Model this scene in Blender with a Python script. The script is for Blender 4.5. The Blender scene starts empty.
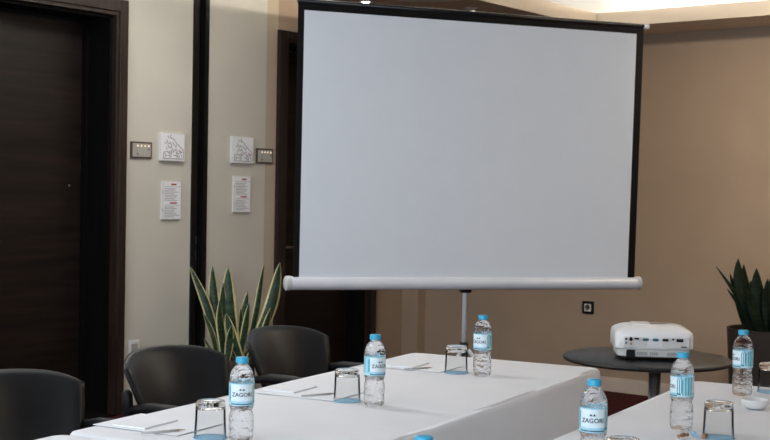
import bpy, bmesh, math, random
from mathutils import Vector, Matrix
random.seed(4)
PI = math.pi
scene = bpy.context.scene
COL = scene.collection

# ---------------------------------------------------------------- camera
CAM_H, FPX = 1.40, 1270.0
pitch, roll = 28.0/FPX, 0.018
R0, U0 = Vector((1, 0, 0)), Vector((0, math.sin(pitch), math.cos(pitch)))
FW = Vector((0, math.cos(pitch), -math.sin(pitch)))
RT = R0*math.cos(roll) + U0*math.sin(roll)
UP = U0*math.cos(roll) - R0*math.sin(roll)
cd = bpy.data.cameras.new('camera'); cam = bpy.data.objects.new('camera', cd); COL.objects.link(cam)
cam.matrix_world = Matrix(((RT.x, UP.x, -FW.x, 0), (RT.y, UP.y, -FW.y, 0), (RT.z, UP.z, -FW.z, CAM_H), (0, 0, 0, 1)))
cd.sensor_width = 36; cd.lens = FPX/770*36; cd.clip_end = 60
cd.dof.use_dof = True; cd.dof.focus_distance = 3.9; cd.dof.aperture_fstop = 11.0
scene.camera = cam

# ---------------------------------------------------------------- exposure, world, large lights
vs = scene.view_settings
vs.view_transform = 'Standard'; vs.look = 'None'; vs.gamma = 1; vs.use_curve_mapping = False
vs.exposure = 0.08
scene.cycles.max_bounces = 14; scene.cycles.transmission_bounces = 14; scene.cycles.transparent_max_bounces = 20
scene.cycles.sample_clamp_indirect = 6
w = bpy.data.worlds.new('world'); scene.world = w; w.use_nodes = True
w.node_tree.nodes['Background'].inputs[0].default_value = (.62, .75, 1, 1)
w.node_tree.nodes['Background'].inputs[1].default_value = 1.0

# room frame: corner K, left wall runs along uL, right wall along uR
K = Vector((.209, 10.2, 0)); uL = Vector((.6129, .7902, 0)); nL = Vector((.7902, -.6129, 0))
uR = Vector((.7914, -.6113, 0)); nR = Vector((-.6113, -.7914, 0))
AL, AR = math.atan2(uL.y, uL.x), math.atan2(uR.y, uR.x)
CEIL = 2.95

def area(name, loc, aim, sx, sy, power, col):
    l = bpy.data.lights.new(name, 'AREA'); l.shape = 'RECTANGLE'; l.size = sx; l.size_y = sy; l.energy = power; l.color = col
    o = bpy.data.objects.new(name, l); COL.objects.link(o); o.location = loc
    o.rotation_euler = Vector(aim).to_track_quat('-Z', 'Y').to_euler(); return o
# daylight through the windows behind the camera
for t, p_ in ((2.2, 62), (5.0, 80), (7.6, 96)):
    p = K + uL*-10.85 + uR*t
    area('window_daylight', (p.x, p.y, 1.65), uL, 1.9, 1.7, p_, (.76, .88, 1))
# unseen ceiling lamps; those along the left wall added to brighten it
COOL, WARM = (.93, .96, 1), (1, .82, .62)
for a, b, p_, c_ in ((-5.2, 2.4, 15, COOL), (-7.4, 3.4, 10, COOL), (-3.2, 1.1, 20, (1, .96, .90)), (-5.2, 1.0, 22, (1, .96, .90)), (-7.6, 1.3, 16, COOL), (-1.6, 4.6, 14, WARM), (-1.8, 6.4, 12, WARM)):
    p = K + uL*a + uR*b
    area('unseen_ceiling_lamp', (p.x, p.y, CEIL-.03), (0, 0, -1), .6, .6, p_, c_)

# unseen warm spots, added to brighten the upper brown wall
for a, b, t, z, p_ in ((-2.7, 5.0, 2.8, 1.85, 200), (-3.2, 6.2, 4.4, 1.9, 180)):
    l = bpy.data.lights.new('added_wall_spot', 'SPOT'); l.energy = p_; l.color = (1, .88, .72); l.spot_size = 1.1; l.spot_blend = 1; l.shadow_soft_size = .06
    o = bpy.data.objects.new('added_wall_spot', l); COL.objects.link(o); p = K + uL*a + uR*b; o.location = (p.x, p.y, CEIL-.08)
    q = K + uR*t; o.rotation_euler = (Vector((q.x, q.y, z))-o.location).to_track_quat('-Z', 'Y').to_euler()

# ---------------------------------------------------------------- materials
def mat(name, col, rough=.6, metal=0, spec=.5, var=0, scale=(8, 8, 8), bump=0, bscale=200, emit=None, estr=0, coat=0):
    m = bpy.data.materials.new(name); m.use_nodes = True; nt = m.node_tree; b = nt.nodes['Principled BSDF']
    b.inputs['Base Color'].default_value = (*col, 1); b.inputs['Roughness'].default_value = rough
    b.inputs['Metallic'].default_value = metal; b.inputs['Specular IOR Level'].default_value = spec
    b.inputs['Coat Weight'].default_value = coat
    if emit: b.inputs['Emission Color'].default_value = (*emit, 1); b.inputs['Emission Strength'].default_value = estr
    if var or bump:
        tc = nt.nodes.new('ShaderNodeTexCoord')
    if var:
        mp = nt.nodes.new('ShaderNodeMapping'); mp.inputs['Scale'].default_value = scale
        nz = nt.nodes.new('ShaderNodeTexNoise'); nz.inputs['Scale'].default_value = 1; nz.inputs['Detail'].default_value = 5
        rp = nt.nodes.new('ShaderNodeValToRGB'); rp.color_ramp.elements[0].position = .3; rp.color_ramp.elements[1].position = .7
        rp.color_ramp.elements[0].color = (*[c*(1-var) for c in col], 1); rp.color_ramp.elements[1].color = (*[min(1, c*(1+var)) for c in col], 1)
        L = nt.links.new; L(tc.outputs['Object'], mp.inputs[0]); L(mp.outputs[0], nz.inputs['Vector']); L(nz.outputs['Fac'], rp.inputs[0]); L(rp.outputs[0], b.inputs['Base Color'])
    if bump:
        n2 = nt.nodes.new('ShaderNodeTexNoise'); n2.inputs['Scale'].default_value = bscale; n2.inputs['Detail'].default_value = 3
        bp = nt.nodes.new('ShaderNodeBump'); bp.inputs['Strength'].default_value = bump; bp.inputs['Distance'].default_value = .004
        nt.links.new(tc.outputs['Object'], n2.inputs['Vector']); nt.links.new(n2.outputs['Fac'], bp.inputs['Height']); nt.links.new(bp.outputs[0], b.inputs['Normal'])
    return m

def clear(name, ior, thru, tint=(1, 1, 1), bump=0, bscale=(60, 60, 90)):
    m = bpy.data.materials.new(name); m.use_nodes = True; nt = m.node_tree; nt.nodes.clear()
    out = nt.nodes.new('ShaderNodeOutputMaterial'); mx = nt.nodes.new('ShaderNodeMixShader')
    g = nt.nodes.new('ShaderNodeBsdfGlass'); g.inputs['IOR'].default_value = ior; g.inputs['Roughness'].default_value = 0.0; g.inputs['Color'].default_value = (*tint, 1)
    t = nt.nodes.new('ShaderNodeBsdfTransparent'); t.inputs[0].default_value = (*tint, 1)
    mx.inputs[0].default_value = thru
    nt.links.new(g.outputs[0], mx.inputs[1]); nt.links.new(t.outputs[0], mx.inputs[2]); nt.links.new(mx.outputs[0], out.inputs[0])
    if bump:
        tc = nt.nodes.new('ShaderNodeTexCoord'); mp = nt.nodes.new('ShaderNodeMapping'); mp.inputs['Scale'].default_value = bscale
        nz = nt.nodes.new('ShaderNodeTexNoise'); nz.inputs['Scale'].default_value = 1; nz.inputs['Detail'].default_value = 2
        bp = nt.nodes.new('ShaderNodeBump'); bp.inputs['Strength'].default_value = bump; bp.inputs['Distance'].default_value = .01
        nt.links.new(tc.outputs['Object'], mp.inputs[0]); nt.links.new(mp.outputs[0], nz.inputs['Vector']); nt.links.new(nz.outputs['Fac'], bp.inputs['Height']); nt.links.new(bp.outputs[0], g.inputs['Normal'])
    return m

def thin(name):
    """thin clear glass wall: see-through with a Fresnel reflection, a little denser edge-on"""
    m = bpy.data.materials.new(name); m.use_nodes = True; nt = m.node_tree; nt.nodes.clear(); L = nt.links.new
    out = nt.nodes.new('ShaderNodeOutputMaterial'); mx = nt.nodes.new('ShaderNodeMixShader'); fr = nt.nodes.new('ShaderNodeFresnel'); fr.inputs[0].default_value = 1.12
    t = nt.nodes.new('ShaderNodeBsdfTransparent'); t.inputs[0].default_value = (.965, .97, .97, 1)
    g = nt.nodes.new('ShaderNodeBsdfGlossy'); g.inputs['Roughness'].default_value = .02
    L(fr.outputs[0], mx.inputs[0]); L(t.outputs[0], mx.inputs[1]); L(g.outputs[0], mx.inputs[2]); L(mx.outputs[0], out.inputs[0]); return m

M = dict(
    cream=mat('cream_wall_paint', (.555, .53, .465), .85, var=.03, scale=(3, 3, 3), bump=.15, bscale=160, spec=.2),
    brown=mat('brown_wall_paint', (.335, .250, .182), .85, var=.04, scale=(3, 3, 3), bump=.15, bscale=160, spec=.2),
    tan=mat('tan_wall_band', (.47, .39, .29), .85, var=.04, scale=(3, 3, 3), spec=.2),  # tone between cream and brown for the band beside the second door
    ledge=mat('tan_ledge_paint', (.70, .59, .46), .8, var=.03, spec=.2),
    soffit=mat('brown_soffit_paint', (.30, .22, .16), .8, var=.12, scale=(40, 2, 2), spec=.2),
    beam=mat('cream_beam_paint', (.62, .53, .42), .8, var=.02, spec=.2),
    white=mat('white_ceiling_paint', (.82, .81, .79), .9, var=.02, spec=.2),
    carpet=mat('dark_red_carpet', (.050, .010, .010), .95, var=.5, scale=(30, 30, 30), bump=.6, bscale=300, spec=.1),
    wenge=mat('wenge_veneer', (.011, .0066, .005), .45, var=.5, scale=(2, 2, 34), spec=.22),
    lining=mat('shade_black_lining', (.0035, .0028, .0026), .6, var=.3, scale=(40, 40, 2), spec=.12),  # wenge darkened to near black, door reveal shade put into the colour
    wenge_v=mat('wenge_frame', (.021, .0128, .0102), .42, var=.45, scale=(40, 40, 2), spec=.25),
    skirting=mat('brown_skirting_paint', (.52, .43, .36), .6, var=.03),
    black=mat('black_paint', (.004, .004, .004), .5, var=.2, spec=.2),
    bmetal=mat('black_satin_metal', (.012, .012, .013), .3, metal=.3, var=.2),
    steel=mat('brushed_steel', (.62, .62, .63), .42, metal=1, var=.1, scale=(4, 4, 60)),
    brass=mat('pale_handle_metal', (.75, .62, .52), .3, metal=1, var=.05),
    alu=mat('white_aluminium', (.78, .80, .83), .35, metal=.1, var=.03),
    alu_w=mat('pale_grey_enamel', (.72, .73, .75), .4, var=.02),
    alu_d=mat('grey_plastic_cap', (.55, .55, .55), .5, var=.03),
    screen=mat('matte_screen_fabric', (.76, .79, .825), .9, var=.01, spec=.2),
    cloth=mat('white_tablecloth', (.80, .805, .825), .9, var=.02, scale=(6, 6, 6), bump=.25, bscale=420, spec=.2),
    wood=mat('table_board', (.35, .24, .15), .6, var=.2, scale=(3, 30, 3)),
    leather=mat('black_faux_leather', (.0065, .0070, .0078), .38, var=.15, bump=.10, bscale=500, spec=.34),
    plastic_b=mat('black_plastic', (.007, .007, .008), .5, var=.1, spec=.25),
    cap=mat('turquoise_cap_plastic', (.035, .37, .58), .4, var=.05),
    lab_b=mat('pale_blue_label', (.34, .62, .74), .45, var=.12, scale=(70, 70, 90)),
    lab_w=mat('white_label', (.70, .80, .84), .45, var=.06, scale=(60, 60, 60)),
    lab_t=mat('teal_label', (.03, .33, .40), .45, var=.25, scale=(90, 90, 160)),
    ink=mat('dark_ink', (.03, .04, .06), .6, var=.1),
    grey_ink=mat('grey_ink', (.20, .20, .21), .8, var=.1),
    red_ink=mat('red_ink', (.35, .03, .03), .8, var=.1),
    paper=mat('white_paper', (.80, .81, .83), .85, var=.01),
    panel=mat('white_panel', (.66, .66, .655), .6, var=.01),
    pencil=mat('pencil_wood', (.45, .27, .12), .5, var=.2, scale=(40, 40, 40)),
    pencil_g=mat('pencil_grey_lacquer', (.42, .41, .40), .35, var=.1),
    coaster=mat('blue_paper_coaster', (.27, .50, .68), .7, var=.08, scale=(90, 90, 90)),
    proj=mat('white_projector_plastic', (.88, .87, .86), .38, var=.01, coat=.15),
    proj_p=mat('ivory_projector_panel', (.70, .68, .64), .5, var=.01),
    vga=mat('teal_connector', (.02, .13, .17), .5, var=.1),
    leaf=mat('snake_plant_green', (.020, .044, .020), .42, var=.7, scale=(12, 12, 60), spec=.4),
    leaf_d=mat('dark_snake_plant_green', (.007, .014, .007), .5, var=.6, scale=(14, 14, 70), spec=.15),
    leaf_y=mat('yellow_leaf_margin', (.60, .54, .27), .45, var=.15, scale=(20, 20, 20)),
    pot=mat('brown_planter', (.055, .033, .023), .5, var=.2, scale=(6, 6, 6)),
    pot_d=mat('dark_brown_planter', (.040, .029, .022), .5, var=.15, scale=(6, 6, 6)),
    soil=mat('dark_soil', (.02, .014, .01), .95, var=.5, scale=(60, 60, 60), bump=.8, bscale=120),
    laminate=mat('black_laminate', (.016, .0155, .0155), .38, var=.1, spec=.42),
    sw_frame=mat('bronze_switch_frame', (.10, .08, .065), .35, metal=.5, var=.1),
    sw_key=mat('grey_switch_key', (.42, .41, .37), .4, metal=.2, var=.1),
    glow=mat('switch_indicator', (.9, .8, .7), .4, emit=(1, .78, .6), estr=1.2),
    porc=mat('white_porcelain', (.74, .73, .71), .3, var=.02, coat=.3),
    lens=mat('spot_lens', (.9, .85, .8), .3, emit=(1, .82, .66), estr=14),
    cove=mat('cove_tube', (1, 1, 1), .4, emit=(1, .91, .78), estr=95),
    candy=mat('brown_wrapper', (.30, .16, .08), .4, var=.3, scale=(120, 120, 120)),
    sock_w=mat('white_socket_insert', (.55, .52, .48), .4, var=.03),
    water=clear('bottled_water', 1.30, .14, (.985, .992, 1), bump=.8, bscale=(45, 45, 70)),
    glass=clear('solid_glass_base', 1.45, .0, (.99, .995, .995)), pane=thin('thin_glass_wall'),
)

# ---------------------------------------------------------------- helpers
class MB:
    """collects shapes in one bmesh; m = material slot"""
    def __init__(s): s.b = bmesh.new()
    def _mi(s, faces, m, smooth=False):
        for f in faces: f.material_index = m; f.smooth = smooth
    def box(s, x0, x1, y0, y1, z0, z1, m=0, bev=0, mtx=None):
        r = bmesh.ops.create_cube(s.b, size=1); vs_ = r['verts']
        for v in vs_: v.co = Vector((x0+(v.co.x+.5)*(x1-x0), y0+(v.co.y+.5)*(y1-y0), z0+(v.co.z+.5)*(z1-z0)))
        fs = set(f for v in vs_ for f in v.link_faces); s._mi(fs, m)
        if bev:
            es = set(e for v in vs_ for e in v.link_edges)
            rr = bmesh.ops.bevel(s.b, geom=list(es), offset=bev, segments=3, affect='EDGES', profile=.5)
            s._mi(rr['faces'], m, True); vs_ = list(set(v for f in rr['faces'] for v in f.verts) | set(v for v in vs_ if v.is_valid))
        if mtx:
            for v in vs_: v.co = mtx @ v.co
        return s
    def lathe(s, prof, n=32, m=0, mfun=None, a0=0, a1=2*PI, cx=0, cy=0, cap0=False, cap1=False):
        full = abs(a1-a0-2*PI) < 1e-6; k = n if full else n+1
        rings = [[s.b.verts.new((cx+r*math.cos(a0+(a1-a0)*i/n), cy+r*math.sin(a0+(a1-a0)*i/n), z)) for i in range(k)] for r, z in prof]
        for j in range(len(prof)-1):
            for i in range(n):
                f = s.b.faces.new((rings[j][i], rings[j][(i+1) % k], rings[j+1][(i+1) % k], rings[j+1][i]))
                f.smooth = True; f.material_index = mfun(j, i) if mfun else m
        if cap0: f = s.b.faces.new(rings[0][::-1]); f.material_index = m
        if cap1: f = s.b.faces.new(rings[-1]); f.material_index = m
        return s
    def tube(s, pts, r, n=10, m=0, caps=True):
        pts = [Vector(p) for p in pts]; rs = r if isinstance(r, (list, tuple)) else [r]*len(pts); rings = []
        nrm = None
        for i, p in enumerate(pts):
            d = (pts[min(i+1, len(pts)-1)]-pts[max(i-1, 0)]).normalized()
            if nrm is None: nrm = d.orthogonal().normalized()
            nrm = (nrm - d*nrm.dot(d)).normalized(); bn = d.cross(nrm)
            rings.append([s.b.verts.new(p + (nrm*math.cos(2*PI*k/n)+bn*math.sin(2*PI*k/n))*rs[i]) for k in range(n)])
        for j in range(len(pts)-1):
            for k in range(n):
                f = s.b.faces.new((rings[j][k], rings[j][(k+1) % n], rings[j+1][(k+1) % n], rings[j+1][k])); f.smooth = True; f.material_index = m
        if caps:
            for rg in (rings[0][::-1], rings[-1]): f = s.b.faces.new(rg); f.material_index = m
        return s
    def loft(s, rings, m=0, smooth=True, caps=True):
        rv = [[s.b.verts.new(p) for p in r] for r in rings]; n = len(rv[0])
        for j in range(len(rv)-1):
            for k in range(n):
                f = s.b.faces.new((rv[j][k], rv[j][(k+1) % n], rv[j+1][(k+1) % n], rv[j+1][k])); f.smooth = smooth; f.material_index = m
        if caps:
            for rg in (rv[0][::-1], rv[-1]): f = s.b.faces.new(rg); f.material_index = m
        return s
    def prism(s, poly, z0, z1, m_side=0, m_bot=0, m_top=0):
        lo = [s.b.verts.new((p[0], p[1], z0)) for p in poly]; hi = [s.b.verts.new((p[0], p[1], z1)) for p in poly]; n = len(poly)
        f = s.b.faces.new(lo[::-1]); f.material_index = m_bot
        f = s.b.faces.new(hi); f.material_index = m_top
        for i in range(n):
            f = s.b.faces.new((lo[i], lo[(i+1) % n], hi[(i+1) % n], hi[i])); f.material_index = m_side
        return s
    def grid(s, fn, nu, nv, m=0, mfun=None):
        v = [[s.b.verts.new(fn(i/nu, j/nv)) for i in range(nu+1)] for j in range(nv+1)]
        for j in range(nv):
            for i in range(nu):
                f = s.b.faces.new((v[j][i], v[j][i+1], v[j+1][i+1], v[j+1][i])); f.smooth = True; f.material_index = mfun(i, j) if mfun else m
        return s
    def build(s, name, mats, parent=None, fix=True, sharp=None):
        if fix: bmesh.ops.recalc_face_normals(s.b, faces=s.b.faces)
        me = bpy.data.meshes.new(name); s.b.to_mesh(me); s.b.free()
        for k in (mats if isinstance(mats, (list, tuple)) else [mats]): me.materials.append(M[k])
        if sharp: me.set_sharp_from_angle(angle=math.radians(sharp))
        o = bpy.data.objects.new(name, me); COL.objects.link(o)
        if parent: o.parent = parent
        return o

def tag(o, label, cat, group=None):
    o['label'] = label; o['category'] = cat
    if group: o['group'] = group
    return o
def empty(name, loc, rz=0, label=None, cat=None, group=None):
    o = bpy.data.objects.new(name, None); COL.objects.link(o); o.empty_display_size = .1
    o.location = loc; o.rotation_euler = (0, 0, rz)
    if label: tag(o, label, cat, group)
    return o
def structure(o): o['kind'] = 'structure'; return o
def copy_tree(o, parent=None):
    c = o.copy(); COL.objects.link(c)
    if parent: c.parent = parent
    for ch in list(o.children): copy_tree(ch, c)
    return c
def on_left(t, z, out=0): p = K + uL*t + nL*out; return (p.x, p.y, z)
def on_right(t, z, out=0): p = K + uR*t + nR*out; return (p.x, p.y, z)

# ================================================================ SETTING
MB().prism([(K+uL*a+uR*b)[:2] for a, b in ((.3, -.4), (.3, 8.7), (-11.2, 8.7), (-11.2, -.4))], -.1, 0).build('floor', 'carpet')
structure(bpy.data.objects['floor'])
structure(MB().prism([(K+uL*a+uR*b)[:2] for a, b in ((.3, -.4), (.3, 8.7), (-11.2, 8.7), (-11.2, -.4))], CEIL, CEIL+.1).build('ceiling', 'white'))
D1 = (-4.05, -3.063, 2.452); D2 = (-1.509, -.545, 2.448)
wl = structure(empty('wall_left', tuple(K), AL))
TH = .34
wm = MB()                                    # cream part, local x along the wall, local +y into it
wm.box(-11, D1[0], 0, TH, 0, CEIL).box(D1[0], D1[1], 0, TH, D1[2], CEIL).box(D1[1], -2.415, 0, TH, 0, CEIL).box(-2.275, -1.715, 0, TH, 0, CEIL).box(-2.415, -2.275, .12, TH, 0, CEIL)
wm.build('cream_section', 'cream', wl)
MB().box(-1.715, -1.60, 0, TH, 0, CEIL).build('tan_section', 'tan', wl)
wm = MB(); wm.box(-1.60, D2[0], 0, TH, 0, CEIL).box(D2[0], D2[1], 0, TH, D2[2], CEIL).box(D2[1], 0.2, 0, TH, 0, CEIL)
wm.build('brown_section', 'brown', wl)
wr = structure(empty('wall_right', tuple(K), AR))
MB().box(-.4, 8.7, 0, .2, 0, 2.637).build('brown_section', 'brown', wr)
MB().box(-.4, 8.7, 0, .2, 2.637, CEIL).build('cove_section', 'white', wr)
structure(MB().box(0.0, .157, -.10, 0, 0, 2.54).build('trim_1', 'brown'))          # corner pier
o = bpy.data.objects['trim_1']; o.location = K; o.rotation_euler = (0, 0, AR)
bb = structure(MB().box(.157, 8.5, -.016, 0, 0, .085).box(.157, 8.5, -.011, 0, .085, .10).build('baseboard_right', 'skirting')); bb.location = K; bb.rotation_euler = (0, 0, AR)
# walls behind the camera with window openings
wb = structure(empty('wall_back', tuple(K+uL*-11), AR))
m_ = MB(); xs = [-.4, 1.2, 3.2, 4.0, 6.0, 6.6, 8.6, 8.7]
m_.box(-.4, 8.7, -.2, 0, 0, .75).box(-.4, 8.7, -.2, 0, 2.55, CEIL)
for i in range(0, 8, 2): m_.box(xs[i], xs[i+1], -.2, 0, .75, 2.55)
m_.build('plaster', 'cream', wb)
for i in (1, 3, 5):
    wf = structure(empty('window_%d' % (i//2+1), tuple(K+uL*-11), AR))
    f_ = MB(); a, b = xs[i], xs[i+1]
    f_.box(a, a+.06, -.12, -.06, .75, 2.55).box(b-.06, b, -.12, -.06, .75, 2.55).box(a+.06, b-.06, -.12, -.06, .75, .81).box(a+.06, b-.06, -.12, -.06, 2.49, 2.55).box((a+b)/2-.03, (a+b)/2+.03, -.12, -.06, .81, 2.49)
    f_.build('window_frame', 'panel', wf)
ws = structure(MB().box(-11.2, .3, -.2, 0, 0, CEIL).build('wall_side', 'brown')); ws.location = K+uR*8.5; ws.rotation_euler = (0, 0, AL)

# dropped ceiling edge with the cove
B_ = Vector((1.41, 8.64, 0)); ZS, ZT = 2.54, 2.637
def xy(v): return (v[0], v[1])
pE = B_ + uR*9
structure(MB().prism([xy(B_), xy(K+uR*.9), xy(K+uR*8.5), xy(B_+uR*((K+uR*8.5-B_).dot(uR)))], ZS, ZT, 1, 0, 2).build('trim_2', ['ledge', 'beam', 'white']))
pw = K + uL*-1.20 + nL*.03
structure(MB().prism([xy(K), xy(K+uR*.9), xy(B_), xy(B_-uL*2.3), (-.42, 7.05), xy(pw)], ZS, ZT, 1, 0, 2).build('trim_3', ['soffit', 'beam', 'white']))

# wenge jamb of the folding partition
jb = structure(empty('trim_4', on_left(-2.345, 0), AL))
MB().box(-.067, -.030, -.012, .12, 0, CEIL).box(.032, .067, -.012, .12, 0, CEIL).build('jamb_edge', 'black', jb)
MB().box(-.030, .032, .045, .12, 0, CEIL).build('jamb_channel', 'wenge_v', jb)
lp = MB().box(-.004, .022, .036, .046, .80, 1.085, bev=.002).box(-.016, -.004, .036, .044, .98, 1.04).build('lock_plate', 'steel', jb)
MB().box(.004, .016, .033, .0362, .99, 1.035).box(.004, .016, .033, .0362, .86, .93).build('latch_hole', 'black', lp)

# doors
def door(name, t0, t1, ztop, c0, c1, ctop, rec, front, head_box=False, handle=None):
    d = structure(empty(name, tuple(K), AL)); f = front
    cs = MB()
    for a, b, y0 in ((c0, t0-.018, f-.030), (t1+.018, c1, f-.030)):
        cs.box(a, b, y0, f-.001, 0, ctop, bev=.004)
    cs.box(t0-.018, t1+.018, f-.030, f-.001, ztop+.018, ctop, bev=.004)
    cs.box(t0-.018, t0+.004, f-.018, f+.02, 0, ztop+.018).box(t1-.004, t1+.018, f-.018, f+.02, 0, ztop+.018).box(t0+.004, t1-.004, f-.018, f+.02, ztop-.004, ztop+.018)
    cs.build('door_casing', 'wenge_v', d)
    rv = MB(); g = .0
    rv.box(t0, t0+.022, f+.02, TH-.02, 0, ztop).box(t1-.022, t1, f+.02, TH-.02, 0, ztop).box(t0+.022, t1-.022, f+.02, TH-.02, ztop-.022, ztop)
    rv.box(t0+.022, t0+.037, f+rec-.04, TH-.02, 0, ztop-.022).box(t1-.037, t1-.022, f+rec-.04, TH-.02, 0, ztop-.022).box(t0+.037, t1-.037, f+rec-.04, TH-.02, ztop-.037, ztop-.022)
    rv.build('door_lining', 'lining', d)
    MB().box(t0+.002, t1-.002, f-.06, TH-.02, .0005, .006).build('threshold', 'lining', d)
    lf = MB().box(t0+.040, t1-.040, f+rec, f+rec+.04, .008, ztop-.040, bev=.002).build('door_leaf', 'wenge', d)
    if head_box: MB().box(t0+.07, t0+.32, f+rec-.05, f+rec-.001, ztop-.12, ztop-.055, bev=.006).build('door_head_box', 'black', lf)  # black box on the leaf just under the door head
    if handle:
        h = MB().tube([(handle, f+rec, .99), (handle, f+rec-.055, .99), (handle+.012, f+rec-.06, .99), (handle+.11, f+rec-.06, .985)], .010, m=0)
        h.lathe([(.0, -.008), (.026, -.008), (.026, 0), (0, 0)], 20)
        bm = h.b
        for v in bm.verts:
            if abs(v.co.x) < .05 and abs(v.co.z) < .05: v.co = Vector((handle+v.co.x, f+rec+v.co.z, .99+v.co.y))
        h.build('door_handle', 'brass', lf)
    return d
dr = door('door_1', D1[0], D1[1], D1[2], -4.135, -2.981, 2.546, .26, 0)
door('door_2', D2[0], D2[1], D2[2], -1.612, -.468, 2.523, .17, 0, True, -1.40)

MB().tube([(-3.192, .262, 1.405), (-3.192, .256, 1.405)], .006, 14).build('small_steel_disc', 'steel', [c for c in dr.children if c.name.startswith('door_leaf')][0])  # small pale disc on the leaf, purpose unknown

# cove tubes lying on the dropped edge, out of sight above the beam
for i in range(5):
    a = B_ + uR*(.15+1.22*i) - nR*.30; b = B_ + uR*(.15+1.22*i+1.16) - nR*.30
    o = MB().tube([(a.x, a.y, ZT+.02), (b.x, b.y, ZT+.02)], .013).build('cove_light', 'cove')
    tag(o, 'cove light tube lying on the dropped ceiling edge along the brown wall', 'light', 'cove light tubes')
for i in range(2):
    a = B_ - uL*(.2+1.05*i) - nL*.35; b = B_ - uL*(.2+1.05*i+1.0) - nL*.35
    o = MB().tube([(a.x, a.y, ZT+.02), (b.x, b.y, ZT+.02)], .013).build('cove_light', 'cove')
    tag(o, 'cove light tube lying on the dropped ceiling edge above the screen', 'light', 'cove light tubes above the screen')

# ================================================================ WALL FITTINGS (local x along wall, -y into the room)
def switch(t, z, wd, label):
    e = empty('switch_panel', on_left(t, z), AL, label, 'light switch', 'switch panels on the cream wall'); h = .104
    MB().box(-wd/2, wd/2-.006, -.012, 0, -h/2, h/2, bev=.003).build('frame', 'sw_frame', e)
    for i in range(5):
        a = -wd/2+.011+i*(wd-.028)/5
        k = MB().box(a, a+(wd-.028)/5-.0012, -.015, -.012, -h/2+.010, h/2-.010, bev=.0012).build('rocker', 'sw_key', e)
        if i in (1, 2, 3, 4): MB().box(a+.006, a+.014, -.0162, -.0151, h/2-.030, h/2-.021).build('indicator', 'glow', k)
        if i in (1, 4): MB().box(a+.006, a+.014, -.0162, -.0151, -.03+.03*(i == 4), -.02+.03*(i == 4)).build('symbol', 'ink', k)
switch(-2.846, 1.634, .178, 'bronze framed light switch panel beside the big open-cased dark door at left')
switch(-1.726, 1.634, .172, 'bronze framed light switch panel next to the corner right of the dark jamb')

def polyline(mb, pts, wdt, y, m):
    for (x0, z0), (x1, z1) in zip(pts, pts[1:]):
        L = math.hypot(x1-x0, z1-z0); a = math.atan2(z1-z0, x1-x0)
        mb.box(0, L, -.0006, 0, -wdt/2, wdt/2, m, mtx=Matrix.Translation((x0, y, z0)) @ Matrix.Rotation(-a, 4, 'Y'))
def plan(t, z, label):
    e = empty('floor_plan_panel', on_left(t, z), AL, label, 'sign', 'framed floor plans'); s = .090
    MB().box(-.108, .098, -.022, 0, -s, s, bev=.002).build('board', 'panel', e)
    sh = MB().box(-.104, .094, -.0226, -.0216, -s+.005, s-.005, 0)
    Y = -.0228
    for pts in ([(-.03, .06), (.0, .05), (.02, .03), (.085, -.02), (.085, -.075), (-.085, -.075), (-.085, -.035), (-.05, -.03)], [(-.05, .015), (-.03, .03), (-.015, .01), (-.035, -.01), (-.05, .015)],
                [(-.02, .005), (.0, -.03), (.02, -.01), (.04, -.045), (.06, -.03)], [(-.07, -.055), (-.03, -.055), (-.03, -.07)], [(0, -.05), (.03, -.055), (.03, -.07)], [(-.04, .055), (-.05, .072)], [(-.03, .06), (-.02, .08)], [(-.05, -.03), (-.03, -.045), (.0, -.03)], [(.05, -.05), (.05, -.075)], [(-.06, -.02), (-.055, .0)], [(-.075, .02), (-.05, .03), (-.06, .045)], [(-.01, .03), (.02, .0), (.03, .015)], [(-.07, -.04), (-.07, -.07)], [(-.045, -.04), (-.02, -.02), (-.02, -.065)], [(.02, -.03), (.045, -.07)], [(.06, -.04), (.075, -.065)]):
        polyline(sh, pts, .0042, Y, 1)
    polyline(sh, [(.045, -.02), (.075, -.035)], .006, Y, 2)
    sh.build('plan_sheet', ['paper', 'grey_ink', 'red_ink'], e)
plan(-2.592, 1.663, 'white floor plan panel left of the dark jamb, beside a switch panel')
plan(-1.953, 1.667, 'white floor plan panel right of the dark jamb, above the plant')
def notice(t, z, label):
    e = empty('notice', on_left(t, z), AL, label, 'notice', 'clipped paper notices'); a, h = .082, .122
    MB().box(-a, a, -.014, 0, -h, h, bev=.002).build('backing_board', 'panel', e)
    sh = MB().box(-a+.012, a-.002, -.0146, -.0138, -h+.004, h-.003, 0)
    Y = -.0148; rnd = random.Random(7)
    def ln(x0, x1, zz, hh, m): sh.box(x0, x1, Y-.0004, Y, zz-hh/2, zz+hh/2, m)
    ln(-.005, .040, .103, .010, 2); ln(-.065, .08, .088, .002, 1)
    ln(-.015, .045, -.016, .009, 2); ln(-.06, .07, -.030, .002, 1)
    for zz in [.075-.0105*i for i in range(8)]+[-.042-.0105*i for i in range(7)]: ln(-.062, .02+rnd.random()*.055, zz, .0032, 1)
    sh.build('sheet', ['paper', 'grey_ink', 'red_ink'], e)
    for zz in (.055, -.06): MB().box(-a-.002, -a+.012, -.018, -.0146, zz-.010, zz+.010, bev=.002).build('clip', 'alu_d', e)
notice(-2.595, 1.321, 'white two-part notice with red headings left of the dark jamb')
notice(-1.952, 1.366, 'white two-part notice with red headings right of the dark jamb')

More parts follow.
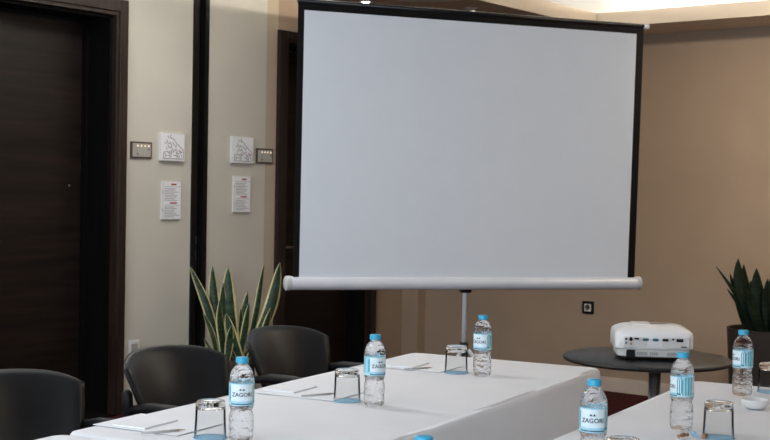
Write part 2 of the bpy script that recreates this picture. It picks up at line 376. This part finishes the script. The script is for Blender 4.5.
e = empty('wall_socket', on_right(1.618, .588), AR, 'dark framed power socket on the brown wall below the screen', 'socket')
MB().box(-.046, .046, -.012, 0, -.046, .046, bev=.004).build('frame', 'black', e)
MB().box(-.027, .027, -.015, -.012, -.027, .027, bev=.003).build('insert', 'sock_w', e)
q = MB().lathe([(.0, 0), (.016, 0), (.019, .002), (.0195, .003)], 24); 
for v in q.b.verts: v.co = Vector((v.co.x, -.0150-v.co.z, v.co.y+.002))
q.build('recess', 'sw_frame', e)
e = empty('wall_socket', on_left(-2.885, .40), AL, 'small white power socket low on the cream wall behind a chair', 'socket')
MB().box(-.045, .045, -.011, 0, -.045, .045, bev=.004).build('frame', 'panel', e)
MB().box(-.025, .025, -.013, -.011, -.025, .025, bev=.003).build('insert', 'sw_key', e)

# ceiling fittings on the dropped edge
e = empty('ceiling_spotlight', (-.139, 7.66, ZS), 0, 'small lit recessed spotlight above the left end of the screen', 'spotlight')
MB().lathe([(.024, -.001), (.040, -.004), (.044, 0), (.024, 0)], 28).build('trim_ring', 'alu_d', e)
MB().lathe([(.0, -.007), (.018, -.005), (.0235, -.001)], 24).build('lamp_lens', 'lens', e)
e = empty('ceiling_spotlight', (.505, 7.83, ZS), 0, 'small chrome adjustable spotlight above the middle of the screen', 'spotlight')
MB().lathe([(.0, -.010), (.034, -.008), (.040, 0)], 28).build('mount_plate', 'steel', e)
hd = MB().tube([(0, 0, -.008), (0, 0, -.030)], .008).tube([(.016, .01, -.022), (-.006, -.004, -.040), (-.020, -.012, -.054)], [.020, .026, .030], 18).build('lamp_head', 'steel', e)
MB().tube([(-.0202, -.0121, -.0542), (-.022, -.0132, -.056)], .024, 18).build('lamp_lens', 'porc', e)
e = empty('ceiling_air_vent', (.215, 7.28, ZS), 0, 'round ceiling air diffuser with black slots above the screen', 'air vent')
MB().lathe([(.0, -.001), (.24, -.001)], 40).build('duct', 'black', e)
MB().lathe([(.235, -.001), (.262, -.012), (.285, 0)], 48).build('outer_ring', 'alu_d', e)
for r_ in (.06, .115, .17, .215): MB().lathe([(r_, -.002), (r_+.022, -.014), (r_+.026, -.010), (r_+.008, -.002)], 48).build('diffuser_ring', 'sw_key', e)

# ================================================================ PROJECTION SCREEN
pl, pr = Vector((-.438, 6.276, 0)), Vector((1.367, 6.924, 0))
mid = (pl+pr)/2; ang = math.atan2(pr.y-pl.y, pr.x-pl.x); SW = (pr-pl).length
sc_ = empty('projection_screen', (mid.x, mid.y, 0), ang, 'large white tripod projection screen with black border behind the tables', 'projection screen')
h2 = SW/2
def rring(x, ry, rz, zc, n=20): return [(x, math.cos(2*PI*k/n)*ry, zc+math.sin(2*PI*k/n)*rz) for k in range(n)]
XL, XR, ZL, ZR = -h2-.055, h2+.036, .941, .927               # the casing hangs a touch lower at its right end
MB().loft([rring(XL+.02, .034, .034, ZL), rring(XR-.02, .034, .034, ZR)]).build('casing', 'alu', sc_, sharp=40)
for sg, xe, ze in ((-1, XL, ZL), (1, XR, ZR)): MB().loft([rring(xe-sg*.03, .037, .037, ze), rring(xe-sg*.006, .037, .037, ze), rring(xe, .028, .028, ze)]).build('end_cap', 'alu_d', sc_, sharp=40)
fl, fr = -h2, h2                                         # cloth edges
zb, zt = .958, 2.318
LEAN = -.006
fb = MB()
bw = .032; YF = -.012
def fab(x0, x1, z0, z1, m, y=YF, th=.0012): fb.box(x0, x1, y, y+th, z0, z1, m)
BR = .043                                                          # the right margin is a little wider
fab(fl+bw, fr-BR, zb, zt-.036, 0)
fab(fl, fl+bw, zb, zt, 1); fab(fr-BR, fr, zb, zt, 1); fab(fl+bw, fr-BR, zt-.036, zt, 1)
for v in fb.b.verts:
    v.co.x += -.017 if v.co.x < 0 else .005-.013*(1-(v.co.z-zb)/(zt-zb))
    v.co.y -= .014*(v.co.z-zb)
    v.co.z -= .004*v.co.x
o = fb.build('screen_fabric', ['screen', 'black'], sc_)
MB().tube([(fl-.020, YF-.016, zt+.008+.004), (fr+.004, YF-.016, zt+.008-.004)], .012, 14).build('top_bar', 'bmetal', sc_)
MB().tube([(fr+.004, YF-.016, zt+.004), (fr+.034, YF-.016, zt+.002)], [.012, .016], 14).build('bar_knob', 'alu', sc_)
px_ = -.018
MB().tube([(px_, .062, .42), (px_, .062, 2.33)], .0135, 14).build('pole', 'alu_w', sc_)
MB().box(px_-.026, px_+.026, .034, .082, .88, .975, bev=.005).build('casing_bracket', 'plastic_b', sc_)
MB().tube([(px_, .062, 2.31), (px_, .03, 2.345), (px_, -.01, 2.335)], .008).build('hanging_hook', 'steel', sc_)
MB().tube([(px_, .062, .40), (px_, .062, .62)], .022, 16).build('leg_collar', 'plastic_b', sc_)
for a in (PI/2, PI/2+2*PI/3, PI/2-2*PI/3):
    dx, dy = math.cos(a), math.sin(a)
    lg = MB().tube([(px_+dx*.022, .062+dy*.022, .58), (px_+dx*.25, .062+dy*.25, .30), (px_+dx*.48, .062+dy*.48, .018)], .011).build('leg', 'alu', sc_)
    MB().tube([(px_+dx*.47, .062+dy*.47, .034), (px_+dx*.492, .062+dy*.492, .004)], .015).build('rubber_foot', 'plastic_b', lg)

# ================================================================ TABLES (local x across the table away from the chairs, local y along it)
def rrect(x0, x1, y0, y1, r, n=8, seg=26):
    pts = []
    cs = [(x1-r, y1-r, 0), (x0+r, y1-r, PI/2), (x0+r, y0+r, PI), (x1-r, y0+r, 3*PI/2)]
    for i, (cx, cy, a) in enumerate(cs):
        for k in range(n+1): t = a+PI/2*k/n; pts.append((cx+r*math.cos(t), cy+r*math.sin(t), math.cos(t), math.sin(t)))
        nx = cs[(i+1) % 4]; t = nx[2]; q0 = pts[-1]; q1 = (nx[0]+r*math.cos(t), nx[1]+r*math.sin(t))
        for k in range(1, seg): f = k/seg; pts.append((q0[0]+(q1[0]-q0[0])*f, q0[1]+(q1[1]-q0[1])*f, math.cos(t), math.sin(t)))
    return pts
ZC = .750
def cloth(name, W_, L_, seed, free_lo, free_hi, label, group, loc, rz):
    rnd = random.Random(seed); ph = [rnd.random()*7 for _ in range(4)]
    outl = rrect(0, W_, 0, L_, .045); cx, cy = W_/2, L_/2
    tot = len(outl); rings = []
    for f in (.25, .5, .7, .85, .93, .97):
        rings.append([(cx+(x-cx)*f, cy+(y-cy)*(f if True else 1), ZC+.0008*math.sin(9*x*f+ph[0])*math.sin(7*y*f+ph[1])) for x, y, nx, ny in outl])
    prof = [(-.012, 0), (-.004, -.002), (.002, -.008), (.005, -.018), (.006, -.04), (.008, -.12), (.010, -.24), (.012, -.38), (.013, -.52), (.014, -.64), (.014, -.735)]
    acc = [0]
    for a, b in zip(outl, outl[1:]): acc.append(acc[-1]+math.hypot(b[0]-a[0], b[1]-a[1]))
    for off, dz in prof:
        rg = []
        for (x, y, nx, ny), s in zip(outl, acc):
            k = min(1, max(0, (-dz-.03)/.5))
            fold = k*(.016*math.sin(s*11+ph[2])+.010*math.sin(s*23+ph[3]))
            corner = 4*abs(nx*ny)*k*.03
            if ny > .5 and not free_hi or ny < -.5 and not free_lo: o_ = min(off, .0); corner = 0
            else: o_ = off+fold+corner+k*.018
            rg.append((x+nx*o_, y+ny*o_, ZC+dz))
        rings.append(rg)
    mb = MB(); rv = [[mb.b.verts.new(p) for p in r] for r in rings]
    for j in range(len(rv)-1):
        for k in range(tot):
            f = mb.b.faces.new((rv[j][k], rv[j][(k+1) % tot], rv[j+1][(k+1) % tot], rv[j+1][k])); f.smooth = True
    f = mb.b.faces.new(rv[0][::-1]); f.smooth = True
    o = mb.build(name, 'cloth'); o.location = loc; o.rotation_euler = (0, 0, rz)
    sm = o.modifiers.new('thick', 'SOLIDIFY'); sm.thickness = .0015; sm.offset = -1
    return tag(o, label, 'tablecloth', group)
def table(W_, L_, loc, rz, label):
    t = empty('banquet_table', loc, rz, label, 'table')
    MB().box(.012, W_-.012, .014, L_-.014, .716, .744, bev=.004).build('tabletop', 'wood', t)
    MB().box(.09, W_-.09, .09, L_-.09, .67, .716).build('apron', 'bmetal', t)
    for x in (.10, W_-.10):
        for y in (.11, L_-.11): MB().tube([(x, y, 0), (x, y, .69)], .017, 12).build('leg', 'bmetal', t)
def row(cx, cy, slope, W_, labs, seeds):
    d = Vector((slope, 1, 0)).normalized(); rz = math.atan2(d.y, d.x)-PI/2
    Ls = 2.06
    for i in range(2):
        p = Vector((cx, cy, 0)) - d*(Ls*(i+1)+.012*i)
        # far-left corner is (cx, cy); local origin sits at the near-left corner
        table(W_, Ls, (p.x, p.y, 0), rz, labs[i][0])
        cloth('tablecloth', W_, Ls, seeds[i], i == 1, i == 0, labs[i][1], 'white tablecloths', (p.x, p.y, 0), rz)
row(.124, 5.164, .53, .80, (('banquet table hidden under the white cloth beside the chairs, far table of the left row', 'white tablecloth on the left row of tables, far end by the screen'),
                            ('banquet table under white cloth at the bottom left corner, near table of the left row', 'white tablecloth cut off at the bottom left corner of the picture')), (1, 2))
row(1.104, 4.512, .57, .82, (('banquet table hidden under the white cloth in front of the round black table', 'white tablecloth on the right tables, in front of the projector'),
                             ('banquet table under white cloth at the bottom edge, near table of the right row', 'white tablecloth of the right row at the bottom edge of the picture')), (3, 5))

# ================================================================ CHAIRS (faces local -y)
def chair(label):
    c = empty('conference_chair', (0, 0, 0), 0, label, 'chair', 'black chairs along the left tables')
    # seat cushion
    def sring(z, g): return [(x*(1-g), y*(1-g)-.02, z) for x, y, _, _ in rrect(-.225, .225, -.19, .23, .07, 6, 4)]
    MB().loft([sring(.415, .03), sring(.422, 0), sring(.455, 0), sring(.470, .03), sring(.476, .12)]).build('seat', 'leather', c)
    # backrest shell
    zb_, zt_, T = .540, .828, .030
    def back(u, v, off):
        s = 2*u-1
        hw = .192+.074*v**.8
        top = 1-.09*abs(s)**2.0-.10*abs(s)**7; bot = .10*abs(s)**3
        vv = bot+(top-bot)*v
        z = zb_+(zt_-zb_)*vv
        y = .205+.085*vv-.098*s*s - .012*math.sin(PI*vv)
        nx, ny = .34*s, 1
        l = math.hypot(nx, ny)
        edge = min(1, min(1-abs(s), .5*v, .5*(1-v))*18)
        o_ = off*(.30+.70*math.sqrt(max(0, edge)))
        return Vector((s*hw+o_*nx/l*1.0, y+o_*ny/l, z))
    b = MB(); nu, nv = 28, 16
    f_ = [[b.b.verts.new(back(i/nu, j/nv, -T/2)) for i in range(nu+1)] for j in range(nv+1)]
    k_ = [[b.b.verts.new(back(i/nu, j/nv, T/2)) for i in range(nu+1)] for j in range(nv+1)]
    for j in range(nv):
        for i in range(nu):
            for g, fl_ in ((f_, 0), (k_, 1)):
                q = (g[j][i], g[j][i+1], g[j+1][i+1], g[j+1][i]); b.b.faces.new(q if not fl_ else q[::-1]).smooth = True
    rim = [(0, i) for i in range(nu)]+[(j, nu) for j in range(nv)]+[(nv, i) for i in range(nu, 0, -1)]+[(j, 0) for j in range(nv, 0, -1)]
    for (j0, i0), (j1, i1) in zip(rim, rim[1:]+rim[:1]): b.b.faces.new((f_[j0][i0], f_[j1][i1], k_[j1][i1], k_[j0][i0])).smooth = True
    b.build('backrest', 'leather', c)
    for sg in (-1, 1):
        x = sg*.243
        MB().tube([(x, .21, 0), (x, .205, .44), (x*.99, .175, .60), (x*.985, .182, .67)], .0125, 12).build('leg', 'bmetal', c)
        MB().tube([(x*.99, .170, .565), (x*.985, .182, .685), (x*.984, .1835, .695), (x*.983, .1845, .703), (x*.983, .185, .706)], [.019, .0185, .017, .011, .003], 14).build('upright_sleeve', 'plastic_b', c)
        MB().tube([(x, -.205, 0), (x, -.195, .60), (x, -.17, .625)], .0125, 12).build('leg', 'bmetal', c)
        MB().tube([(x*.99, .160, .640), (x, .07, .655), (x, -.04, .655), (x, -.14, .646), (x, -.195, .620)], [.014, .020, .022, .021, .015], 12).build('armrest', 'plastic_b', c)
        MB().tube([(x, -.198, .405), (x, .206, .405)], .010).build('side_rail', 'bmetal', c)
    MB().tube([(-.243, -.13, .404), (.243, -.13, .404)], .010).tube([(-.243, .14, .404), (.243, .14, .404)], .010).build('seat_frame', 'bmetal', c)
    return c
labs = ['black leather conference chair behind the middle water bottle, nearest the screen', 'black leather conference chair in front of the cream wall, second from the screen', 'black leather conference chair in front of the dark door, cut off at the left edge']
pos = [(-.462, 5.31), (-.803, 4.58), (-1.18, 3.89)]
c0 = chair(labs[0])
for i, (x, y) in enumerate(pos):
    c = c0 if i == 0 else copy_tree(c0)
    c['label'] = labs[i]
    th = math.radians(56); fx, fy = math.sin(th), -math.cos(th)
    c.location = (x+fx*.26, y+fy*.26, 0); c.rotation_euler = (0, 0, th)

# ================================================================ BOTTLES
def curved_text(body, size, r, zc, a_c):
    cu = bpy.data.curves.new('lettering', 'FONT'); cu.body = body; cu.size = size; cu.align_x = 'CENTER'; cu.align_y = 'CENTER'
    cu.extrude = 0; cu.offset = .0003; cu.resolution_u = 3
    o = bpy.data.objects.new('lettering', cu); COL.objects.link(o)
    dg = bpy.context.evaluated_depsgraph_get(); me = bpy.data.meshes.new_from_object(o.evaluated_get(dg))
    bpy.data.objects.remove(o)
    vs_ = [(r*math.cos(a_c+v.co.x/r), r*math.sin(a_c+v.co.x/r), zc+v.co.y) for v in me.vertices]
    return vs_, [tuple(p.vertices) for p in me.polygons]
HB = .224
def bottle(label):
    b = empty('water_bottle', (0, 0, 0), 0, label, 'water bottle', 'small water bottles set out on the tables')
    R = .0325
    prof = [(.0, .006), (.014, .004), (.022, .0), (.0285, .003), (.0315, .012), (.0322, .022), (.0312, .028), (.0322, .034), (.0325, .044), (.0314, .050), (.0324, .056), (.0318, .066), (.0298, .074), (.0284, .081), (.0292, .087), (.0312, .092), (.0318, .096), (.0322, .0965),
            (.0322, .160), (.0326, .163), (.0322, .168), (.0306, .176), (.0278, .185), (.0240, .193), (.0190, .199), (.0145, .203), (.0130, .2055), (.0130, .209), (.0160, .2095), (.0160, .211), (.0125, .2115), (.0125, .220), (0, .220)]
    MB().lathe(prof, 40).build('bottle_body', 'water', b)
    cp = MB(); n = 60
    for j, ring in enumerate([0]):
        pass
    cp.lathe([(.0132, .2085), (.0166, .2085), (.0168, .2100), (.0168, .2205), (.0160, .2232), (.0120, .2240), (0, .2240)], n)
    for v in cp.b.verts:
        if .2095 < v.co.z < .221 and math.hypot(v.co.x, v.co.y) > .016:
            a = round(math.atan2(v.co.y, v.co.x)/(2*PI)*n) % 2
            v.co.x *= 1-.02*a; v.co.y *= 1-.02*a
    cp.build('bottle_cap', 'cap', b)
    # paper band: white name field at the front, teal strip beside it, blue elsewhere
    rl = .0328; n = 72
    zz = [.098, .101, .1035, .110, .150, .1545, .157]
    def mf(j, i):
        a = (i+.5)/n*360
        front = 205 < a < 322
        if j == 0 or j == 1: return 3 if j == 1 and front else 1 if j == 1 else 0
        if j >= 5: return 0
        if 322 <= a < 352: return 2 if (int(a/4)+j) % 3 else 1
        if 178 < a <= 205: return 2 if j in (3,) and int(a/3) % 2 else 0
        if front: return 1 if j in (3, 4) else 0
        if 40 < a < 120: return 1 if j == 3 else 0
        return 0 if int(a/5) % 3 else 2
    lb = MB().lathe([(rl, z) for z in zz], n, mfun=mf)
    tv, tf = curved_text('ZAGORI', .0150, rl+.0004, .127, -PI/2-math.radians(6))
    vv = [lb.b.verts.new(p) for p in tv]
    for f in tf:
        try: q = lb.b.faces.new([vv[k] for k in f]); q.material_index = 4
        except ValueError: pass
    # small mountain mark over the name
    for dx in (-.004, .004):
        a = -PI/2-math.radians(6)+dx/rl
        pts = [(a-.004/rl, .1385), (a+.004/rl, .1385), (a, .1445)]
        q = lb.b.faces.new([lb.b.verts.new(((rl+.0003)*math.cos(t), (rl+.0003)*math.sin(t), z)) for t, z in pts]); q.material_index = 4
    lb.build('bottle_label', ['lab_b', 'lab_w', 'lab_t', 'ink', 'ink'], b, fix=False)
    return b
BL = [((-.362, 3.269), 8, 'water bottle on the left tables, nearest the camera, beside an upturned glass'),
      ((-.023, 3.842), 38, 'water bottle on the left tables, middle one, below the screen left half'),
      ((.356, 4.518), -22, 'water bottle on the left tables, farthest one, standing against the screen pole'),
      ((1.185, 4.166), -60, 'water bottle in front of the large dark planter, beside the white dish'),
      ((.838, 3.536), -75, 'water bottle directly in front of the white projector on the right table'),
      ((.500, 2.985), 3, 'water bottle on the right table, cut off below its name label'),
      ((.076, 2.25), 20, 'water bottle of which only the blue cap shows at the bottom edge')]
b0 = bottle(BL[0][2])
for i, ((x, y), a, lab) in enumerate(BL):
    b = b0 if i == 0 else copy_tree(b0)
    b.scale = (1, 1, .968); b['label'] = lab; b.location = (x, y, ZC+.0012); b.rotation_euler = (0, 0, math.radians(a)-math.atan2(x, y))

# ================================================================ GLASSES ON COASTERS
def tumbler(label):
    """stands upside down: thin wall and a thick solid bottom on top"""
    g = MB().lathe([(.0415, .0), (.0418, .001), (.0388, .078)], 48).lathe([(.0400, .0), (.0374, .078)], 48).lathe([(.0400, 0), (.0415, 0)], 48)
    g.lathe([(0, .0795), (.030, .0795), (.0355, .077), (.0390, .0745), (.0392, .076), (.0382, .090), (.0368, .0945), (.0335, .096), (.028, .0945), (0, .0935)], 48, m=1)
    return tag(g.build('drinking_glass', ['pane', 'glass']), label, 'glass', 'upturned glasses')
GL = [((-.446, 3.301), 'beside the nearest bottle of the left tables'), ((-.108, 3.925), 'left of the middle bottle on the left tables'), ((.267, 4.582), 'in front of the screen pole'),
      ((.913, 3.427), 'right of the bottle that stands before the projector'), ((1.305, 4.255), 'cut off at the right edge, before the planter'), ((.552, 2.885), 'with only its top edge showing, bottom edge of picture')]
g0 = tumbler('x')
for i, ((x, y), lab) in enumerate(GL):
    k = MB().lathe([(0, 0), (.0445, 0), (.0455, .0008), (.0445, .0016), (0, .0016)], 40).build('coaster', 'coaster')
    k.location = (x, y, ZC+.0012); tag(k, 'blue paper coaster under the glass ' + lab, 'coaster', 'blue coasters')
    g = g0 if i == 0 else g0.copy()
    if i: COL.objects.link(g)
    g.location = (x, y, ZC+.0030); g['label'] = 'upturned clear tumbler ' + lab

# ================================================================ PAPERS AND PENCILS
e2 = Vector((.468, .884, 0)); e1 = Vector((.884, -.468, 0)); RZ = math.atan2(e1.y, e1.x)
PP = [((-.785, 3.444), (.058, .012), (.262, .055), 'nearest the camera'), ((-.405, 4.038), (.006, .048), (.232, .105), 'between the nearest and middle bottles'), ((-.045, 4.700), (.05, .03), (.215, .07), 'nearest the screen')]
for (x, y), (dx, dy), (qx, qy), lab in PP:
    s_ = MB().box(0, .285, 0, .205, 0, .0012).build('paper_sheet', 'paper'); s_.location = (x, y, ZC+.0022); s_.rotation_euler = (0, 0, RZ)
    tag(s_, 'large white paper sheet on the left tables, ' + lab, 'paper', 'large white paper sheets')
    p = Vector((x, y, 0))+e1*dx+e2*dy
    n_ = MB().box(0, .108, 0, .150, 0, .0045).build('notepad', 'paper'); n_.location = (p.x, p.y, ZC+.0038); n_.rotation_euler = (0, 0, RZ+.03)
    tag(n_, 'small white notepad lying on the paper sheet, ' + lab, 'notepad', 'small white notepads')
    p = Vector((x, y, 0))+e1*qx+e2*qy
    c = empty('pencil', (p.x, p.y, ZC+.0072), RZ+1.0, 'short pencil lying on the paper sheet, ' + lab, 'pencil', 'pencils')
    MB().tube([(-.115, 0, 0), (-.012, 0, 0)], .0033, 6).build('shaft', 'pencil_g', c)
    MB().tube([(-.012, 0, 0), (.0, 0, 0), (.008, 0, 0)], [.0033, .0016, .0004], 6).build('tip', 'pencil', c)

# small dish and wrapped sweets on the right table
o = MB().lathe([(0, .004), (.022, .003), (.024, .0), (.030, .004), (.040, .014), (.043, .026), (.0425, .030), (.040, .0305), (.0385, .026), (.034, .016), (.022, .009), (0, .008)], 36).build('dish', 'porc')
o.location = (1.154, 3.913, ZC+.0012); tag(o, 'small white porcelain dish on the right table', 'dish')
rnd = random.Random(3)
for i, (x, y) in enumerate(((.815, 3.415), (.850, 3.435), (.872, 3.41))):
    s_ = MB().tube([(-.020, 0, .006), (-.012, 0, .007), (-.006, 0, .0075), (.006, 0, .0075), (.012, 0, .007), (.020, 0, .006)], [.0055, .002, .0062, .0062, .002, .0055], 10).build('wrapped_sweet', 'candy' if i != 1 else 'coaster')
    s_.location = (x, y, ZC+.0015); s_.rotation_euler = (0, 0, rnd.random()*3)
    tag(s_, ['leftmost brown wrapped sweet by the glass at the bottom right', 'blue wrapped sweet by the glass at the bottom right', 'rightmost brown wrapped sweet by the glass at the bottom right'][i], 'sweet', 'wrapped sweets')

# ================================================================ ROUND TABLE AND PROJECTOR
TX, TY, TZ = 1.14, 5.46, .712
t = empty('round_table', (TX, TY, 0), 0, 'round black pedestal table carrying the projector', 'table')
MB().lathe([(0, TZ-.022), (.345, TZ-.022), (.357, TZ-.018), (.360, TZ-.011), (.357, TZ-.004), (.350, TZ), (0, TZ)], 72).build('tabletop', 'laminate', t, sharp=30)
MB().tube([(.035, 0, .03), (.035, 0, TZ-.022)], .026, 20).build('column', 'steel', t)
MB().lathe([(0, 0), (.24, 0), (.24, .012), (.06, .03), (0, .032)], 40).build('base', 'bmetal', t)
PJS = (.95, 1.0, 1.08)
pj = empty('projector', (1.147, 5.42, TZ), math.radians(-5), 'white video projector on the round black table, sockets facing the camera', 'projector')
pj.scale = PJS
W2, D2_ = .172, .125
def ring(z, g, gy=None):
    gy = g if gy is None else gy
    out = []
    for x, y, nx, ny in rrect(-W2+g, W2-g, -D2_+gy, D2_-gy, .030, 6, 10):
        yb = y - (.012*(1-(x/W2)**2) if y < 0 else -.015*(1-(x/W2)**2))
        out.append((x, yb, z))
    return out
MB().loft([ring(.014, .022), ring(.018, .014), ring(.044, .010), ring(.046, .013)]).build('base_shell', 'proj_p', pj, sharp=35)
MB().loft([ring(.046, .004), ring(.050, .0), ring(.098, .0), ring(.110, .004), ring(.118, .014), ring(.128, .034, .045), ring(.134, .06, .075), ring(.136, .10, .10)]).build('top_shell', 'proj', pj, sharp=50)
YB = -D2_-.0125
MB().box(-.135, .150, YB+.001, YB+.014, .052, .096, bev=.004).build('socket_panel', 'proj_p', pj)
yb = YB+.001
def port(x, z, w_, h_, k, nm='port', dep=.005): return MB().box(x-w_/2, x+w_/2, yb-dep, yb, z-h_/2, z+h_/2, bev=min(w_, h_)*.25).build(nm, k, pj)
def jack(x, z, r_, k):
    q = MB().tube([(x, yb, z), (x, yb-.006, z)], r_, 16).build('audio_jack', k, pj)
jack(-.126, .086, .0045, 'black'); jack(-.126, .071, .0040, 'vga'); jack(-.105, .086, .0075, 'black'); jack(-.105, .068, .0050, 'pencil')
port(-.080, .088, .020, .007, 'black')
port(-.040, .085, .026, .010, 'vga', 'video_port'); port(.002, .085, .026, .010, 'vga', 'video_port'); port(.045, .085, .026, .010, 'black', 'serial_port')
port(.078, .088, .009, .007, 'black'); port(.107, .085, .030, .012, 'black', 'display_port')
for x in (-.060, -.021, .023, .065): 
    q = MB().tube([(x, yb, .085), (x, yb-.005, .085)], .0025, 10).build('port_screw', 'steel', pj)
port(.125, .060, .026, .005, 'ink', 'security_slot', .0015)
ye = YB+.010
MB().box(-.122, -.085, ye-.006, ye+.02, .017, .043, bev=.002).build('power_inlet', 'black', pj)
for i in range(9): MB().box(-.075+.009*i+(.010 if i > 4 else 0), -.068+.009*i+(.010 if i > 4 else 0), ye-.001, ye+.012, .024, .036).build('vent_slot', 'sw_key', pj)
for i in range(6): MB().box(.055+.009*i, .0615+.009*i, ye-.001, ye+.012, .024, .036).build('vent_slot', 'sw_key', pj)
for x in (-.12, .12):
    for y in (-.09, .09): MB().tube([(x, y, .0005), (x, y, .016)], .012, 14).build('foot', 'plastic_b', pj)
MB().box(-.09, -.01, -.055, .055, .133, .1385, bev=.002).build('control_panel', 'proj', pj)
MB().lathe([(0, -.02), (.038, -.02), (.040, .004), (.030, .006), (.026, -.004), (0, -.006)], 30).build('lens', 'black', pj)
o = [c for c in pj.children if c.name.startswith('lens')][0]
o.location = (.07, D2_+.012, .075); o.rotation_euler = (-PI/2, 0, 0)

# ================================================================ PLANTS
def leaf(parent, tip, base, wd, bend, key, face=0.0, twist=.35, edge=True):
    """upright sword leaf from base to tip (local x, y, z) bowed sideways by bend"""
    tip, base = Vector(tip), Vector(base); n = 14
    ax = tip-base; side0 = Vector((math.cos(face), math.sin(face), 0))
    mid_off = Vector((bend, 0, 0))
    mb = MB(); rows = []
    for i in range(n+1):
        t = i/n
        p = base+ax*t+mid_off*math.sin(PI*t)
        wv = wd/2*((.50+.50*math.sin(min(1, t/.55)*PI/2)) if t < .55 else math.cos((t-.55)/.45*PI/2)**.75)
        if i == n: wv = .0006
        sd = Matrix.Rotation(twist*(t-.5), 3, 'Z') @ side0
        nr = sd.cross(ax.normalized()).normalized()
        wob = .004*math.sin(t*9+base.x*40)
        row_ = []
        for s, d in ((-1, -.22), (-.72, -.12), (-.4, .0), (0, .05), (.4, .0), (.72, -.12), (1, -.22)):
            row_.append(p+sd*(wv*s)+nr*(wv*d+wob))
        rows.append([mb.b.verts.new(q) for q in row_])
    for j in range(n):
        for i in range(6):
            f = mb.b.faces.new((rows[j][i], rows[j][i+1], rows[j+1][i+1], rows[j+1][i])); f.smooth = True
            f.material_index = 1 if i in (0, 5) else 0
    o = mb.build('leaf', [key, 'leaf_y' if edge else key], parent, fix=False)
    sm = o.modifiers.new('thick', 'SOLIDIFY'); sm.thickness = .0035; sm.offset = 0
    return o
pX, pY = -.965, 8.02
pt = empty('potted_snake_plant', (pX, pY, 0), 0, 'yellow-edged snake plant in a brown pot against the cream wall', 'potted plant')
HP = .335
MB().lathe([(0, .004), (.115, 0), (.125, .008), (.158, HP-.03), (.168, HP-.03), (.168, HP), (.150, HP), (.146, HP-.03), (0, HP-.032)], 40).build('pot', 'pot', pt, sharp=35)
MB().lathe([(0, HP-.024), (.08, HP-.02), (.144, HP-.028)], 24).build('soil', 'soil', pt)
LV = [(-.262, .60, -.075, .060, .035, -.02, .3), (-.125, .60, -.050, .072, -.015, .03, .1), (-.015, .60, .055, .092, -.025, -.04, 0), (.200, .61, .090, .042, .01, .05, .5), (.305, .63, .085, .082, .045, .0, .25),
      (-.045, .50, -.020, .058, -.01, -.05, .2), (-.015, .31, .085, .066, -.01, -.10, 0), (.255, .345, .095, .052, .03, -.03, .7), (.125, .38, .065, .046, .0, -.07, .4), (-.155, .15, -.080, .026, .01, -.09, .2),
      (-.165, .31, -.075, .036, .02, -.07, .1), (-.065, .39, -.030, .060, .0, -.08, .9), (.06, .33, .05, .05, .01, .02, .6), (.10, .44, .03, .06, .0, .05, .2), (-.10, .42, -.04, .05, .0, .06, 0), (.02, .24, -.01, .05, .0, -.11, .1), (.17, .22, .1, .035, .02, -.06, .3)]
for tx, tz, bx, wd, bend, dy, fa in LV:
    leaf(pt, (tx, dy*1.1, HP+tz-.02), (bx, dy*.7, HP-.03), wd*1.08, bend, 'leaf', fa*.8)
qX, qY = 2.28, 7.52
pt = empty('potted_snake_plant', (qX, qY, 0), 0, 'dark snake plant in a tall dark planter at the right edge', 'potted plant')
HQ = .632
MB().lathe([(0, .004), (.19, 0), (.20, .01), (.232, HQ-.012), (.235, HQ), (.222, HQ), (.216, HQ-.05), (0, HQ-.055)], 48).build('planter', 'pot_d', pt, sharp=35)
MB().lathe([(0, HQ-.044), (.1, HQ-.04), (.215, HQ-.048)], 24).build('soil', 'soil', pt)
RV = [(-.300, .345, -.10, .030, .03, -.05, .2), (-.170, .390, -.08, .085, -.025, -.02, .1), (-.125, .355, -.06, .075, -.01, .03, .3), (-.080, .340, -.05, .085, .0, -.06, 0), (-.028, .285, -.02, .062, .0, -.09, .2), (.040, .36, .01, .095, .0, -.04, .1),
      (-.245, .225, -.10, .035, .02, -.08, .2), (-.205, .25, -.09, .055, .01, -.09, .4), (-.14, .22, -.06, .07, 0, -.12, .2), (.10, .34, .05, .08, .01, .03, .3), (.18, .30, .08, .07, .02, -.02, .2), (.26, .25, .1, .05, .02, .02, 0), (.03, .20, .02, .08, 0, -.13, .2), (-.07, .26, -.04, .08, 0, .08, .1), (-.19, .30, -.10, .045, .0, .06, .2)]
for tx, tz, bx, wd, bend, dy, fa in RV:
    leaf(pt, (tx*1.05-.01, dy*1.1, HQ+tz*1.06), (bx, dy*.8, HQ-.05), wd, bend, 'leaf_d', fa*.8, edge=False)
